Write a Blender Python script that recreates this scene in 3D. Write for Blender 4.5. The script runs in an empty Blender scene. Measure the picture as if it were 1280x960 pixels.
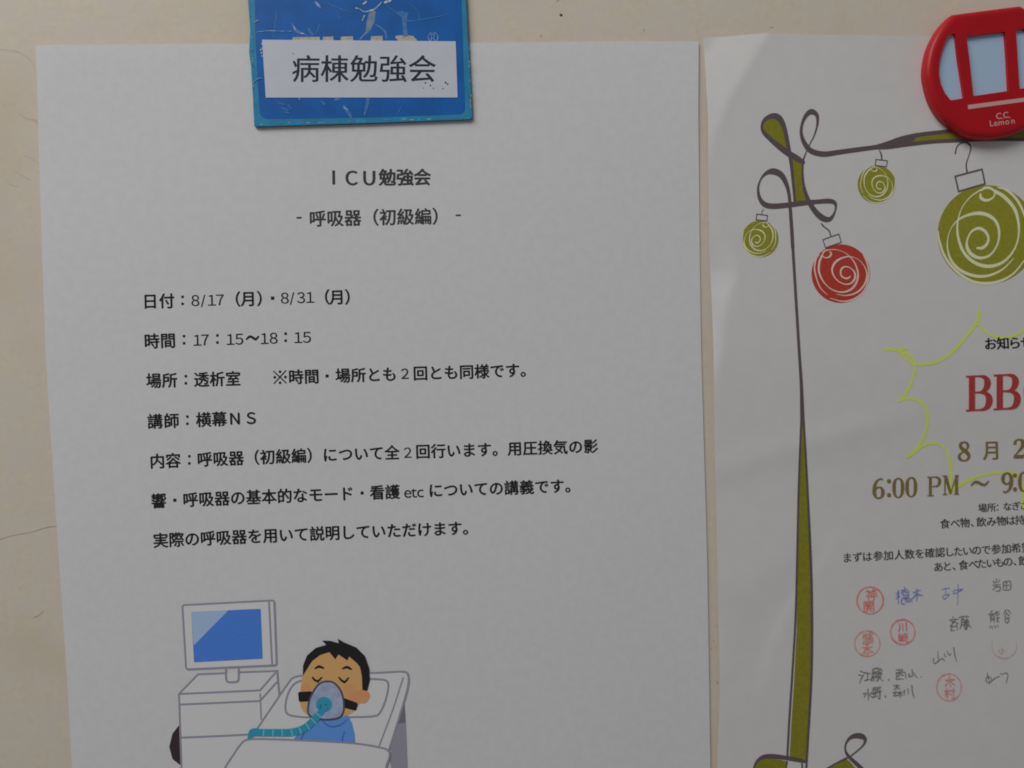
import bpy, math, random
import numpy as np
from mathutils import Vector, Matrix
from mathutils.geometry import tessellate_polygon
random.seed(7)
S = bpy.context.scene
COL = S.collection

# ------------------------------------------------------------------ camera
# wall plane: world X right, Z up, wall surface at y = 0, the room is at y < 0 (metres)
FOC = 1065.0                      # focal length in photo pixels (1280 wide)
RV = np.array([0.04619207, -0.06189402, -0.02830541])
TV = np.array([-0.14906877, -0.10523084, 0.26469534])
def rodrigues(r):
    th = np.linalg.norm(r); k = r/th
    K = np.array([[0, -k[2], k[1]], [k[2], 0, -k[0]], [-k[1], k[0], 0]])
    return np.eye(3) + math.sin(th)*K + (1-math.cos(th))*K@K
RM = rodrigues(RV)
CP = -RM.T @ TV                   # camera position in (right, down, into the wall)
def to_world(p): return Vector((p[0], p[2], -p[1]))
cam = bpy.data.cameras.new('camera')
cam.sensor_fit = 'HORIZONTAL'; cam.sensor_width = 36.0
cam.lens = 36.0*FOC/1280.0
cam.clip_start = 0.01; cam.clip_end = 50
cam_o = bpy.data.objects.new('camera', cam); COL.objects.link(cam_o)
ax, ay, az = to_world(RM[0]), to_world(-RM[1]), to_world(-RM[2])
mw = Matrix(((ax.x, ay.x, az.x), (ax.y, ay.y, az.y), (ax.z, ay.z, az.z))).to_4x4()
mw.translation = to_world(CP)
cam_o.matrix_world = mw
S.camera = cam_o
cam.dof.use_dof = True
cam.dof.focus_distance = 0.262
cam.dof.aperture_fstop = 11.0

# ------------------------------------------------------------------ light, exposure
w = bpy.data.worlds.new('World'); S.world = w; w.use_nodes = True
bg = w.node_tree.nodes['Background']
bg.inputs[0].default_value = (0.96, 0.98, 1.0, 1); bg.inputs[1].default_value = 0.135
def area(name, loc, target, size, power, col):
    l = bpy.data.lights.new(name, 'AREA'); l.shape = 'RECTANGLE'
    l.size, l.size_y = size; l.energy = power; l.color = col
    o = bpy.data.objects.new(name, l); COL.objects.link(o)
    o.location = loc
    o.rotation_euler = (Vector(target)-Vector(loc)).to_track_quat('-Z', 'Y').to_euler()
    return o
area('ceiling_lamp', (-0.48, -0.66, 0.84), (0.12, 0, -0.10), (0.95, 0.55), 10.6, (1.0, 0.985, 0.96))
S.view_settings.view_transform = 'Standard'; S.view_settings.look = 'None'
S.view_settings.exposure = 0.0; S.view_settings.gamma = 1.0
S.cycles.filter_width = 1.75

# ------------------------------------------------------------------ pixel -> surface helpers
def W(px, py, h=0.0):
    """point where the sight line of a photo pixel meets the sheet lying h metres off the wall"""
    d = RM.T @ np.array([(px-640)/FOC, (py-480)/FOC, 1.0])
    t = (-h - CP[2])/d[2]
    p = CP + d*t
    return (p[0], p[2], -p[1])
def lin(c):
    c = c/255.0
    return c/12.92 if c <= 0.04045 else ((c+0.055)/1.055)**2.4
def alb(rgb, k=2.35):
    return tuple(min(0.92, lin(v)*k) for v in rgb)

# ------------------------------------------------------------------ materials
MATS = {}
def mat(name, rgb, rough=0.6, spec=0.3, noise=0.0, scale=900.0, bump=0.0, bscale=1500.0, rgb2=None, mixlo=0.4, mixhi=0.6, coat=0.0):
    if name in MATS: return MATS[name]
    m = bpy.data.materials.new(name); m.use_nodes = True
    nt = m.node_tree; b = nt.nodes['Principled BSDF']
    b.inputs['Roughness'].default_value = rough
    b.inputs['Specular IOR Level'].default_value = spec
    b.inputs['Coat Weight'].default_value = coat
    b.inputs['Base Color'].default_value = (*rgb, 1)
    tc = nt.nodes.new('ShaderNodeTexCoord')
    if noise > 0 or rgb2:
        n = nt.nodes.new('ShaderNodeTexNoise'); n.inputs['Scale'].default_value = scale
        n.inputs['Detail'].default_value = 4.0
        nt.links.new(tc.outputs['Object'], n.inputs['Vector'])
        r = nt.nodes.new('ShaderNodeValToRGB')
        c2 = rgb2 if rgb2 else tuple(v*(1-noise) for v in rgb)
        r.color_ramp.elements[0].position = mixlo; r.color_ramp.elements[0].color = (*c2, 1)
        r.color_ramp.elements[1].position = mixhi; r.color_ramp.elements[1].color = (*rgb, 1)
        nt.links.new(n.outputs['Fac'], r.inputs['Fac'])
        nt.links.new(r.outputs['Color'], b.inputs['Base Color'])
    if bump > 0:
        n2 = nt.nodes.new('ShaderNodeTexNoise'); n2.inputs['Scale'].default_value = bscale
        n2.inputs['Detail'].default_value = 5.0
        nt.links.new(tc.outputs['Object'], n2.inputs['Vector'])
        bp = nt.nodes.new('ShaderNodeBump'); bp.inputs['Strength'].default_value = bump
        bp.inputs['Distance'].default_value = 0.0002
        nt.links.new(n2.outputs['Fac'], bp.inputs['Height'])
        nt.links.new(bp.outputs['Normal'], b.inputs['Normal'])
    MATS[name] = m
    return m
PAPER = (0.80, 0.795, 0.805)
M_paper = mat('copy_paper', PAPER, 0.75, 0.2, noise=0.03, scale=350, bump=0.08, bscale=1800)
M_poster = mat('poster_paper', (0.78, 0.764, 0.752), 0.7, 0.25, noise=0.022, scale=160, bump=0.10, bscale=1500)
M_ink = mat('black_ink', (0.026, 0.026, 0.029), 0.6, 0.2, noise=0.25, scale=2500)
M_ink_grey = mat('toner_grey', (0.08, 0.078, 0.08), 0.6, 0.2, noise=0.25, scale=2500)
M_mincho = mat('thin_grey_ink', (0.085, 0.082, 0.085), 0.6, 0.2, noise=0.3, scale=2500)
M_line = mat('drawn_grey_line', alb((112, 110, 122)), 0.6)
M_screen = mat('drawn_screen_blue', alb((58, 98, 168)), 0.6, noise=0.08, scale=1500)
M_screen2 = mat('drawn_screen_glint', alb((122, 143, 182)), 0.6)
M_skin = mat('drawn_skin', (0.86, 0.49, 0.19), 0.6)
M_ear = mat('drawn_ear', (0.86, 0.40, 0.19), 0.6)
M_blush = mat('drawn_blush', (0.86, 0.435, 0.18), 0.6)
M_hair = mat('drawn_hair', (0.02, 0.02, 0.021), 0.6)
M_mask = mat('drawn_mask', alb((126, 136, 160)), 0.6, noise=0.2, scale=300)
M_maskline = mat('drawn_mask_line', alb((58, 58, 68)), 0.6)
M_teal = mat('drawn_hose_teal', alb((40, 116, 138)), 0.6)
M_teal_d = mat('drawn_hose_dark', alb((30, 88, 112)), 0.6)
M_teal_l = mat('drawn_hose_ring', alb((92, 150, 165)), 0.6)
M_shirt = mat('drawn_shirt', alb((72, 112, 182)), 0.6)
M_shirt_d = mat('drawn_shirt_line', alb((52, 84, 146)), 0.6)
M_wheel = mat('drawn_brown', alb((44, 33, 36)), 0.6)
M_leg1 = mat('drawn_leg_dark', alb((88, 88, 98)), 0.6)
M_leg2 = mat('drawn_leg_light', alb((113, 112, 122)), 0.6)
M_white = mat('drawn_white', (0.84, 0.84, 0.85), 0.6)
M_rib = mat('ribbon_brown', alb((72, 62, 66)), 0.55, noise=0.1, scale=1500)
M_olive = mat('ribbon_olive', alb((100, 98, 25)), 0.55, noise=0.12, scale=800)
M_olive2 = mat('bauble_olive', alb((110, 108, 31)), 0.55, noise=0.10, scale=800)
M_bred = mat('bauble_red', alb((138, 46, 37)), 0.55, noise=0.1, scale=800)
M_swirl = mat('bauble_swirl', alb((172, 168, 140)), 0.6)
M_swirl_r = mat('bauble_swirl_rose', alb((186, 150, 140)), 0.6)
M_high = mat('highlighter', alb((160, 178, 64)), 0.6, rgb2=alb((156, 168, 92)), scale=500)
M_bbq = mat('title_red', alb((134, 44, 44)), 0.6, noise=0.12, scale=1500)
M_gold = mat('date_brown', alb((96, 82, 46), 2.6), 0.6, noise=0.2, scale=1500)
M_blue_pen = mat('blue_pen', alb((78, 88, 138), 2.7), 0.6, rgb2=alb((104, 110, 142), 2.7), scale=900)
M_pencil = mat('grey_pen', alb((76, 73, 72), 2.7), 0.6, rgb2=alb((108, 104, 102), 2.7), scale=900)
M_st = [mat('stamp_red_a', alb((168, 74, 68), 2.7), 0.6, rgb2=alb((156, 108, 102), 2.7), scale=700),
        mat('stamp_red_b', alb((166, 74, 80), 2.7), 0.6, rgb2=alb((154, 112, 112), 2.7), scale=700),
        mat('stamp_red_c', alb((168, 90, 76), 2.7), 0.6, rgb2=alb((152, 122, 114), 2.7), scale=700),
        mat('stamp_red_d', alb((166, 86, 82), 2.7), 0.6, rgb2=alb((150, 124, 118), 2.7), scale=700),
        mat('stamp_red_e', alb((152, 112, 110), 2.7), 0.6, rgb2=alb((144, 130, 126), 2.7), scale=500)]
M_plate = mat('plate_blue', (0.008, 0.15, 0.55), 0.38, 0.4, noise=0.15, scale=120)
M_border = mat('plate_border', (0.03, 0.31, 0.56), 0.38, 0.4, noise=0.15, scale=200)
M_edge = mat('plate_edge', (0.02, 0.021, 0.024), 0.7, rgb2=(0.10, 0.11, 0.12), scale=900)
M_label = mat('label_paper', (0.70, 0.73, 0.82), 0.35, 0.35, noise=0.03, scale=200)
M_labelink = mat('label_ink', (0.022, 0.03, 0.06), 0.5, 0.3)
M_cream = mat('plate_cream', (0.62, 0.58, 0.46), 0.5, noise=0.2, scale=900)
M_scr = mat('scratch_pale', (0.35, 0.50, 0.72), 0.45, rgb2=(0.09, 0.29, 0.60), scale=900)
M_scr_glint = mat('scratch_glint_white', (0.72, 0.76, 0.82), 0.25, 0.6, rgb2=(0.25, 0.42, 0.68), scale=1200)
M_torn = mat('torn_grey', (0.30, 0.36, 0.42), 0.5, rgb2=(0.16, 0.30, 0.48), scale=600)
M_smear = mat('smear_blue', (0.12, 0.27, 0.58), 0.45, rgb2=(0.05, 0.21, 0.57), scale=500)
M_red = mat('red_plastic', (0.52, 0.006, 0.014), 0.42, 0.35, noise=0.06, scale=90, bump=0.05, bscale=500)
M_pane = mat('pane_blue', (0.48, 0.65, 0.86), 0.4, 0.4)
M_stripe = mat('stripe_pink', (0.72, 0.42, 0.42), 0.5)
M_badgeink = mat('badge_lettering', (0.75, 0.40, 0.40), 0.5)

# ------------------------------------------------------------------ surfaces of the two sheets (heights in metres, by photo pixel)
def sstep(a, b, x):
    t = min(1.0, max(0.0, (x-a)/(b-a))); return t*t*(3-2*t)
def soft(x, k):
    x = x/k
    return k*(x if x > 30 else math.log1p(math.exp(x)))
def interp(tab, v):
    if v <= tab[0][0]: return tab[0][1]
    for (a, fa), (b, fb) in zip(tab, tab[1:]):
        if v <= b: return fa + (fb-fa)*(v-a)/(b-a)
    (a, fa), (b, fb) = tab[-2], tab[-1]
    return fb + (fb-fa)*(v-b)/(b-a)
def smooth_interp(tab, v):
    return sum(interp(tab, v+o) for o in (-5, -2, 2, 5))/4
Ledge = [(40, 44.6), (57, 45), (140, 47.5), (230, 50), (330, 53), (450, 57.5), (490, 60), (590, 66.5), (690, 73), (850, 84), (960, 90)]
def h_left(x, y):
    h = 0.35 + 0.55*sstep(150, 700, y) + 0.22*math.sin(x/150.0+0.4)*sstep(130, 400, y)
    h += 0.35*math.sin(y/170.0 + x/420.0)*sstep(150, 420, y)*0.5
    e = max(0.0, 1-(875-x)/70.0)                  # right edge stands off a little near the top
    h += 0.9*e*e*(1-sstep(110, 260, y))
    h -= 0.05*sstep(0, 1, 1-(y-52)/16.0) + 0.05*sstep(0, 1, 1-(x-interp(Ledge, y))/14.0)
    h -= (h-0.30)*sstep(690, 900, x)*0.75
    return max(0.2, h)*1e-3
CREASE = [(-50, 1015), (42, 960), (90, 930), (135, 906), (170, 893), (205, 886), (245, 887), (285, 900), (318, 916), (338, 923), (356, 917), (378, 908),
          (440, 901), (482, 892), (560, 886), (720, 888), (790, 903), (860, 897), (960, 890), (1400, 890)]
def h_right(x, y):
    xc = smooth_interp(CREASE, y)
    d = (xc-x)
    h = 2.5 - 1.35*sstep(430, 640, y) + 0.25*math.sin(x/95.0+0.5)*math.sin(y/150.0+1.0) + 0.3*math.sin(y/230.0+x/300.0)
    h -= interp([(0, .038), (160, .036), (220, .022), (260, .022), (380, .055), (480, .056), (600, .04), (1000, .04)], y)*soft(d, 1.3)
    h += 0.10*math.exp(-max(0.0, -d)/14.0)*(1-sstep(130, 200, y))
    # fold running down from the ribbon, pale on its right side
    fx = interp([(560, 1085), (700, 1020), (738, 990), (770, 971), (800, 956), (860, 940), (1000, 925)], y)
    k = sstep(600, 745, y)*(1-sstep(800, 900, y))
    h -= 0.22*k*math.exp(-((x-fx)/9.0)**2) if x > fx else 0.22*k*math.exp(-((x-fx)/40.0)**2)
    # slack wave across the sheet below the highlighter
    fy = 585 - 0.28*(x-900)
    h += 0.26*math.exp(-((y-fy)/20.0)**2)*(1-sstep(1060, 1200, x))
    h += 0.14*math.exp(-((y-fy-150)/30.0)**2)*(1-sstep(960, 1100, x))
    g = math.exp(-((x-1237)**2+(y-95)**2)/(2*105.0**2))
    h = h*(1-g) + 0.9*g
    return max(0.15, h)*1e-3
SURF = {'L': h_left, 'R': h_right}

# ------------------------------------------------------------------ mesh builder
def spline(pts, n=8, closed=False):
    """Catmull-Rom through (x, y, width) points"""
    P = [np.array(p, float) for p in pts]
    if len(P) < 3: return P
    out = []
    m = len(P)
    rng = range(m) if closed else range(m-1)
    for i in rng:
        if closed: p0, p1, p2, p3 = P[(i-1) % m], P[i], P[(i+1) % m], P[(i+2) % m]
        else:
            p1, p2 = P[i], P[i+1]
            p0 = P[i-1] if i else 2*p1-p2
            p3 = P[i+2] if i+2 < m else 2*p2-p1
        for k in range(n):
            t = k/n
            out.append(0.5*((2*p1)+(-p0+p2)*t+(2*p0-5*p1+4*p2-p3)*t*t+(-p0+3*p1-3*p2+p3)*t**3))
    if closed: out.append(out[0].copy())
    else: out.append(P[-1])
    return out

class MB:
    def __init__(self, surf=None, base=0.05, h=0.0):
        self.v, self.f, self.m, self.mats = [], [], [], []
        self.surf = SURF.get(surf) if isinstance(surf, str) else surf
        self.h = h; self.lay = base*1e-3; self.smooth = False
    def mi(self, m):
        if m not in self.mats: self.mats.append(m)
        return self.mats.index(m)
    def pt(self, x, y, dz=0.0):
        h = self.surf(x, y) if self.surf else self.h
        return W(x, y, h + self.lay + dz)
    def raw(self, verts, faces, m):
        o = len(self.v); self.v += [tuple(p) for p in verts]
        k = self.mi(m)
        for f in faces: self.f.append(tuple(i+o for i in f)); self.m.append(k)
    def fill(self, poly, m, holes=(), cell=14.0):
        loops = [[Vector((p[0], p[1], 0)) for p in poly]] + [[Vector((p[0], p[1], 0)) for p in hl] for hl in holes]
        flat = [q for l in loops for q in l]
        tris = [[(flat[i].x, flat[i].y) for i in t] for t in tessellate_polygon(loops)]
        todo, done = tris, []
        while todo:                                # split long triangles so that the print follows the paper
            t = todo.pop()
            L = [math.dist(t[i], t[(i+1) % 3]) for i in range(3)]
            i = L.index(max(L))
            if L[i] <= cell: done.append(t); continue
            a, b, c = t[i], t[(i+1) % 3], t[(i+2) % 3]
            mid = ((a[0]+b[0])/2, (a[1]+b[1])/2)
            todo += [[a, mid, c], [mid, b, c]]
        idx, vs, fs = {}, [], []
        for t in done:
            f = []
            for p in t:
                k = (round(p[0], 4), round(p[1], 4))
                if k not in idx: idx[k] = len(vs); vs.append(self.pt(*p))
                f.append(idx[k])
            if len(set(f)) == 3: fs.append(f)
        self.raw(vs, fs, m); self.lay += 4e-6
    def stroke(self, pts, m, w=None, smooth=True, closed=False, n=7, cap=True):
        P = [(p[0], p[1], (p[2] if len(p) > 2 else w)) for p in pts]
        if smooth: Q = spline(P, n, closed)
        else:
            Q = []
            PP = P + [P[0]] if closed else P
            for a, b in zip(PP, PP[1:]):
                k = max(1, int(math.dist(a[:2], b[:2])/8))
                for i in range(k): Q.append(np.array(a, float)+(np.array(b, float)-np.array(a, float))*i/k)
            Q.append(np.array(PP[-1], float))
        R = [Q[0]]
        for q in Q[1:]:
            if math.dist(q[:2], R[-1][:2]) > 0.05: R.append(q)
        Q = R
        if len(Q) < 2: return
        vs, fs = [], []
        k = len(Q)
        for i, q in enumerate(Q):
            if closed and i in (0, k-1): a, b = Q[k-2], Q[1]
            else: a, b = Q[max(0, i-1)], Q[min(k-1, i+1)]
            d0 = (q-a)[:2]; d1 = (b-q)[:2]
            def un(d):
                l = math.hypot(*d); return d/l if l > 1e-9 else np.zeros(2)
            u0, u1 = un(d0), un(d1)
            if not u0.any(): u0 = u1
            if not u1.any(): u1 = u0
            u = un(u0+u1)
            if not u.any(): u = u1
            c = max(0.5, float(u@u1))
            nrm = np.array([-u[1], u[0]])*max(0.15, q[2])/2/c
            dz = i*1.2e-7
            vs.append(self.pt(q[0]+nrm[0], q[1]+nrm[1], dz)); vs.append(self.pt(q[0]-nrm[0], q[1]-nrm[1], dz))
            if i: fs.append((2*i-2, 2*i-1, 2*i+1, 2*i))
        if cap and not closed:                     # rounded ends
            for e, (q, o) in enumerate(((Q[0], Q[1]), (Q[-1], Q[-2]))):
                d = (q-o)[:2]; a0 = math.atan2(d[1], d[0]); r = max(0.15, q[2])/2
                dz = (0 if e == 0 else (k-1)*1.2e-7)
                b0 = len(vs)
                for j in range(7):
                    t = a0 - math.pi/2 + math.pi*j/6
                    vs.append(self.pt(q[0]+r*math.cos(t), q[1]+r*math.sin(t), dz))
                fs.append(tuple(range(b0, b0+7)))
        self.raw(vs, fs, m); self.lay += 4e-6
    def disc(self, cx, cy, rx, m, ry=None, cell=10):
        ry = ry or rx
        n = 72
        self.fill([(cx+rx*math.cos(2*math.pi*i/n), cy+ry*math.sin(2*math.pi*i/n)) for i in range(n)], m, cell=cell)
    def build(self, name, parent=None, label=None, origin=None, shade=False):
        me = bpy.data.meshes.new(name)
        V = np.array(self.v)
        c = V.mean(axis=0) if origin is None else np.array(origin)
        me.from_pydata([tuple(p) for p in (V-c)], [], self.f)
        for m in self.mats: me.materials.append(m)
        me.polygons.foreach_set('material_index', self.m)
        if shade: me.polygons.foreach_set('use_smooth', [True]*len(self.f))
        me.update()
        o = bpy.data.objects.new(name, me); COL.objects.link(o)
        o['_c'] = [float(q) for q in c]
        if parent is not None:
            o.parent = parent
            o.location = Vector(c) - Vector(parent['_c'])
        else: o.location = Vector(c)
        if label: o['label'] = label
        return o
def tag(o, label, cat, group=None, kind=None):
    o['label'] = label; o['category'] = cat
    if group: o['group'] = group
    if kind: o['kind'] = kind
    return o

# ------------------------------------------------------------------ lettering
_fc = bpy.data.curves.new('glyph_source', 'FONT'); _fc.resolution_u = 4
_fo = bpy.data.objects.new('glyph_source', _fc); COL.objects.link(_fo)
GL = {}
def glyph(ch):
    if ch not in GL:
        _fc.body = ch
        bpy.context.view_layer.update()
        dg = bpy.context.evaluated_depsgraph_get()
        me = bpy.data.meshes.new_from_object(_fo.evaluated_get(dg))
        vs = [(v.co.x, v.co.y) for v in me.vertices]; fs = [tuple(p.vertices) for p in me.polygons]
        bpy.data.meshes.remove(me)
        GL[ch] = (vs, fs)
    return GL[ch]
def put(mb, ch, cx, cy, em, m, ang=0.0, sx=1.0, bold=(), latin=None, shear=0.0, warp=0.0):
    """one glyph; cx, cy = centre of its em box in photo pixels (for latin: centre of the ink and the same line centre)"""
    if ch in ' \u3000': return
    ca, sa = math.cos(ang), math.sin(ang)
    if latin == 'cjk' and ch == '/': latin, em, bold = True, em*1.12, ()
    if latin == 'cjk': ch = chr(ord(ch)+0xFEE0); em = em*0.93
    vs, fs = glyph(ch)
    if not vs: return
    x0 = 0.5
    if latin: x0 = (min(v[0] for v in vs)+max(v[0] for v in vs))/2
    ph = random.random()*6
    for k, (bx, by) in enumerate(((0, 0),)+tuple(bold)):
        out = []
        for (x, y) in vs:
            X = (x-x0)*em*sx; Y = -(y-0.38)*em
            X -= shear*Y
            if warp:
                X += warp*math.sin(Y*0.55+ph); Y += warp*math.sin(X*0.5+ph*1.7)
            X += bx; Y += by
            out.append(mb.pt(cx+X*ca-Y*sa, cy+X*sa+Y*ca, k*3e-6))
        mb.raw(out, fs, m)
def line(mb, text, ctrl, em, m, bold=(), sx=1.0, ang=None, skip='', em1=None):
    """a run of full-width characters: ctrl = (index, x, y) fixes where some of them stand"""
    I = np.array([c[0] for c in ctrl], float)
    dx = min(2, len(ctrl)-1); dy = 1 if len(ctrl) < 4 else 2
    fx = np.polyfit(I, [c[1] for c in ctrl], dx); fy = np.polyfit(I, [c[2] for c in ctrl], dy)
    for i, ch in enumerate(text):
        if ch in skip or ch in ' \u3000': continue
        x, y = np.polyval(fx, i), np.polyval(fy, i)
        a = math.atan2(np.polyval(fy, i+1)-np.polyval(fy, i-1), np.polyval(fx, i+1)-np.polyval(fx, i-1)) if ang is None else ang
        e = em if em1 is None else em+(em1-em)*i/max(1, len(text)-1)
        put(mb, ch, x, y, e, m, a, sx, bold)
B1 = ((0.6, 0.05), (-0.42, 0.0), (0.0, 0.45), (0.1, -0.3))
B0 = ((0.3, 0.0), (0.0, 0.25))
B2 = ((0.85, 0.0), (-0.6, 0.0), (0.0, 0.55), (0.4, -0.4))

# ------------------------------------------------------------------ wall
def make_wall():
    m = bpy.data.materials.new('cream_wall_paint'); m.use_nodes = True
    nt = m.node_tree; b = nt.nodes['Principled BSDF']
    b.inputs['Roughness'].default_value = 0.5; b.inputs['Specular IOR Level'].default_value = 0.35
    tc = nt.nodes.new('ShaderNodeTexCoord')
    def noise(scale, detail):
        n = nt.nodes.new('ShaderNodeTexNoise'); n.inputs['Scale'].default_value = scale; n.inputs['Detail'].default_value = detail
        nt.links.new(tc.outputs['Object'], n.inputs['Vector']); return n
    def mix(fac, a, c, blend='MIX'):
        x = nt.nodes.new('ShaderNodeMix'); x.data_type = 'RGBA'; x.blend_type = blend
        if hasattr(fac, 'is_linked'): nt.links.new(fac, x.inputs[0])
        else: x.inputs[0].default_value = fac
        for s, v in ((6, a), (7, c)):
            if hasattr(v, 'is_linked'): nt.links.new(v, x.inputs[s])
            else: x.inputs[s].default_value = (*v, 1)
        return x.outputs[2]
    def ramp(src, lo, hi):
        r = nt.nodes.new('ShaderNodeMapRange'); r.inputs[1].default_value = lo; r.inputs[2].default_value = hi
        nt.links.new(src, r.inputs[0]); return r.outputs[0]
    n1, n2, n3 = noise(420, 3), noise(130, 4), noise(22, 3)
    c = mix(ramp(n1.outputs['Fac'], 0.35, 0.65), (0.73, 0.655, 0.53), (0.80, 0.70, 0.57))
    c = mix(ramp(n2.outputs['Fac'], 0.40, 0.62), c, (0.75, 0.675, 0.585))
    c = mix(ramp(n3.outputs['Fac'], 0.52, 0.80), c, (0.70, 0.60, 0.45))
    nt.links.new(c, b.inputs['Base Color'])
    bp = nt.nodes.new('ShaderNodeBump'); bp.inputs['Strength'].default_value = 0.12; bp.inputs['Distance'].default_value = 0.0003
    nt.links.new(noise(600, 4).outputs['Fac'], bp.inputs['Height']); nt.links.new(bp.outputs['Normal'], b.inputs['Normal'])
    mb = MB()
    x0, x1, z0, z1, d = -0.7, 1.0, -0.9, 0.6, 0.06
    vs = [(x0, 0, z0), (x1, 0, z0), (x1, 0, z1), (x0, 0, z1), (x0, d, z0), (x1, d, z0), (x1, d, z1), (x0, d, z1)]
    mb.raw(vs, [(0, 1, 2, 3), (5, 4, 7, 6), (4, 0, 3, 7), (1, 5, 6, 2), (3, 2, 6, 7), (4, 5, 1, 0)], m)
    return mb.build('wall', origin=(0, 0, 0))
wall = make_wall(); wall['kind'] = 'structure'; tag(wall, 'cream painted wall with faint yellow scuffs behind both sheets', 'wall')
M_scuff = mat('yellow_scuff', (0.66, 0.54, 0.34), 0.6, rgb2=(0.72, 0.63, 0.50), scale=300)
M_scuff2 = mat('faint_scuff', (0.70, 0.59, 0.43), 0.6, rgb2=(0.735, 0.645, 0.53), scale=300)
M_crack = mat('crack_grey', (0.42, 0.36, 0.28), 0.7, rgb2=(0.55, 0.48, 0.39), scale=500)
M_dot = mat('dark_spot', (0.03, 0.03, 0.032), 0.6)
M_dot2 = mat('grey_spot', (0.42, 0.36, 0.30), 0.6, rgb2=(0.58, 0.5, 0.42), scale=900)
def wallmark(name, pts, m, w=None):
    mb = MB(base=0.02)
    for p in pts: mb.stroke(p, m, w)
    mb.build(name, wall)
wallmark('scuff_mark', [[(-6, 61.5, 1.2), (6, 62, 2), (16, 63.5, 2.2), (25, 66, 2), (34, 72, 1.6), (40, 78, 1.2), (44, 87, .6)]], M_scuff)
wallmark('scuff_mark', [[(14, 136, .8), (24, 142, 1.6), (33, 148, 1.8), (42, 150, 2.4), (48, 152, 3.2)], [(0, 126, .5), (6, 132, 1.2)], [(40, 150, 1), (47, 155, 2)]], M_scuff)
wallmark('scuff_mark', [[(0, 196, .8), (6, 201, 1.8), (10, 206, .8)], [(16, 212, .8), (24, 217, 1.8), (33, 222, 1.8), (39, 225, .9)],
                        [(30, 194, .6), (40, 198, 1.3), (48, 204, .8)], [(5, 222, .6), (12, 230, 1.2), (22, 233, .6)]], M_scuff2)
wallmark('crack', [[(-8, 677, .7), (4, 673, .9), (16, 669.5, .8), (30, 667, .9), (42, 664.5, .7), (54, 660.5, 1.0), (64, 658.5, 1.1), (72, 658.5, .7)]], M_crack)
wallmark('scuff_mark', [[(42, 772, .8), (46, 770.6, 1.1), (51, 767, 1.0), (54.5, 763.5, .6)]], M_crack)
wallmark('ink_spot', [[(700.6, 18.4, 2.6), (701.8, 19.2, 2.9)]], M_dot)
wallmark('ink_spot', [[(696, 2.5, 1.0), (697.2, .5, 1.8), (700, 0, 1.0)]], M_dot2)
wallmark('ink_spot', [[(676, 44.5, 1.6), (676.4, 46, 1.6)], [(805, 37, 1.2), (805.4, 39, 1.0)], [(962, 35, .8), (966, 34, 1.4)]], M_dot2)
wallmark('dirt_speck', [[(896.2, 852, 1.2), (897.4, 855, 1.6)], [(892, 800.5, 1.2), (892.4, 802, 1.2)], [(889.5, 810, 1), (890, 811.5, 1)],
                        [(894.6, 782.5, .9), (895, 783.5, .9)], [(884, 736, .9), (884.6, 738, .9)]], M_dot2)
wallmark('scuff_mark', [[(880, 341, .8), (882, 341.6, .8)], [(879, 459, .6), (886, 457.5, 1.2)], [(884, 525, .6), (887.4, 530, 1.2)], [(879, 428, .8), (881, 427, .8)], [(889, 910, .6), (893, 911.5, .9)]], M_scuff)

# ------------------------------------------------------------------ sheets
def sheet(name, surf, left, right, top, bottom, nx, ny, m):
    """paper: left/right edges x(y), top edge y(x), down to bottom, a tenth of a millimetre thick"""
    sf = SURF[surf]
    vs, fs = [], []
    for j in range(ny+1):
        v = j/ny
        for i in range(nx+1):
            u = i/nx
            x = 0; y = 0
            yl = 50 + (bottom-50)*v
            for _ in range(3):
                xl, xr = interp(left, yl), interp(right, yl)
                x = xl + (xr-xl)*u
                yt = interp(top, x)
                y = yt + (bottom-yt)*v; yl = y
            vs.append(W(x, y, sf(x, y)))
    n = (nx+1)*(ny+1)
    vs += [(p[0], p[1]+0.0001, p[2]) for p in vs]
    I = lambda i, j: j*(nx+1)+i
    for j in range(ny):
        for i in range(nx):
            q = (I(i, j), I(i, j+1), I(i+1, j+1), I(i+1, j))
            fs.append(q); fs.append(tuple(k+n for k in reversed(q)))
    ring = [I(i, 0) for i in range(nx)] + [I(nx, j) for j in range(ny)] + [I(i, ny) for i in range(nx, 0, -1)] + [I(0, j) for j in range(ny, 0, -1)]
    k0 = len(vs)
    vs += [vs[i] for i in ring] + [vs[i+n] for i in ring]
    r = len(ring)
    for i in range(r): fs.append((k0+i, k0+(i+1) % r, k0+r+(i+1) % r, k0+r+i))
    mb = MB(); mb.raw(vs, fs, m)
    o = mb.build(name, shade=True)
    return o
Redge = [(40, 873.5), (140, 873), (300, 874.5), (440, 876.5), (560, 880), (700, 884), (820, 886), (960, 888)]
notice = sheet('notice_sheet', 'L', Ledge, Redge, [(40, 57), (300, 55), (650, 53.5), (760, 51.5), (880, 52)], 1235, 120, 170, M_paper)
tag(notice, 'white printed notice about a ventilator study session, with drawing of a patient in bed', 'notice')
Pl = [(40, 879.8), (48, 880), (75, 881), (110, 883), (140, 885), (320, 887), (370, 889.5), (440, 892), (480, 892.6), (560, 893.8), (700, 897), (800, 899), (850, 900), (895, 899), (940, 897), (960, 896.5), (1300, 892)]
Pr = [(40, 1690), (500, 1672), (960, 1655), (1300, 1640)]
poster = sheet('party_poster', 'R', Pl, Pr, [(870, 49), (880, 48), (920, 44.5), (960, 41), (970, 41.6), (1000, 43), (1157, 45), (1400, 50), (1700, 56)], 1150, 190, 210, M_poster)
tag(poster, 'white party poster with olive ribbon border and baubles, creased along its left edge', 'poster')

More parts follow.
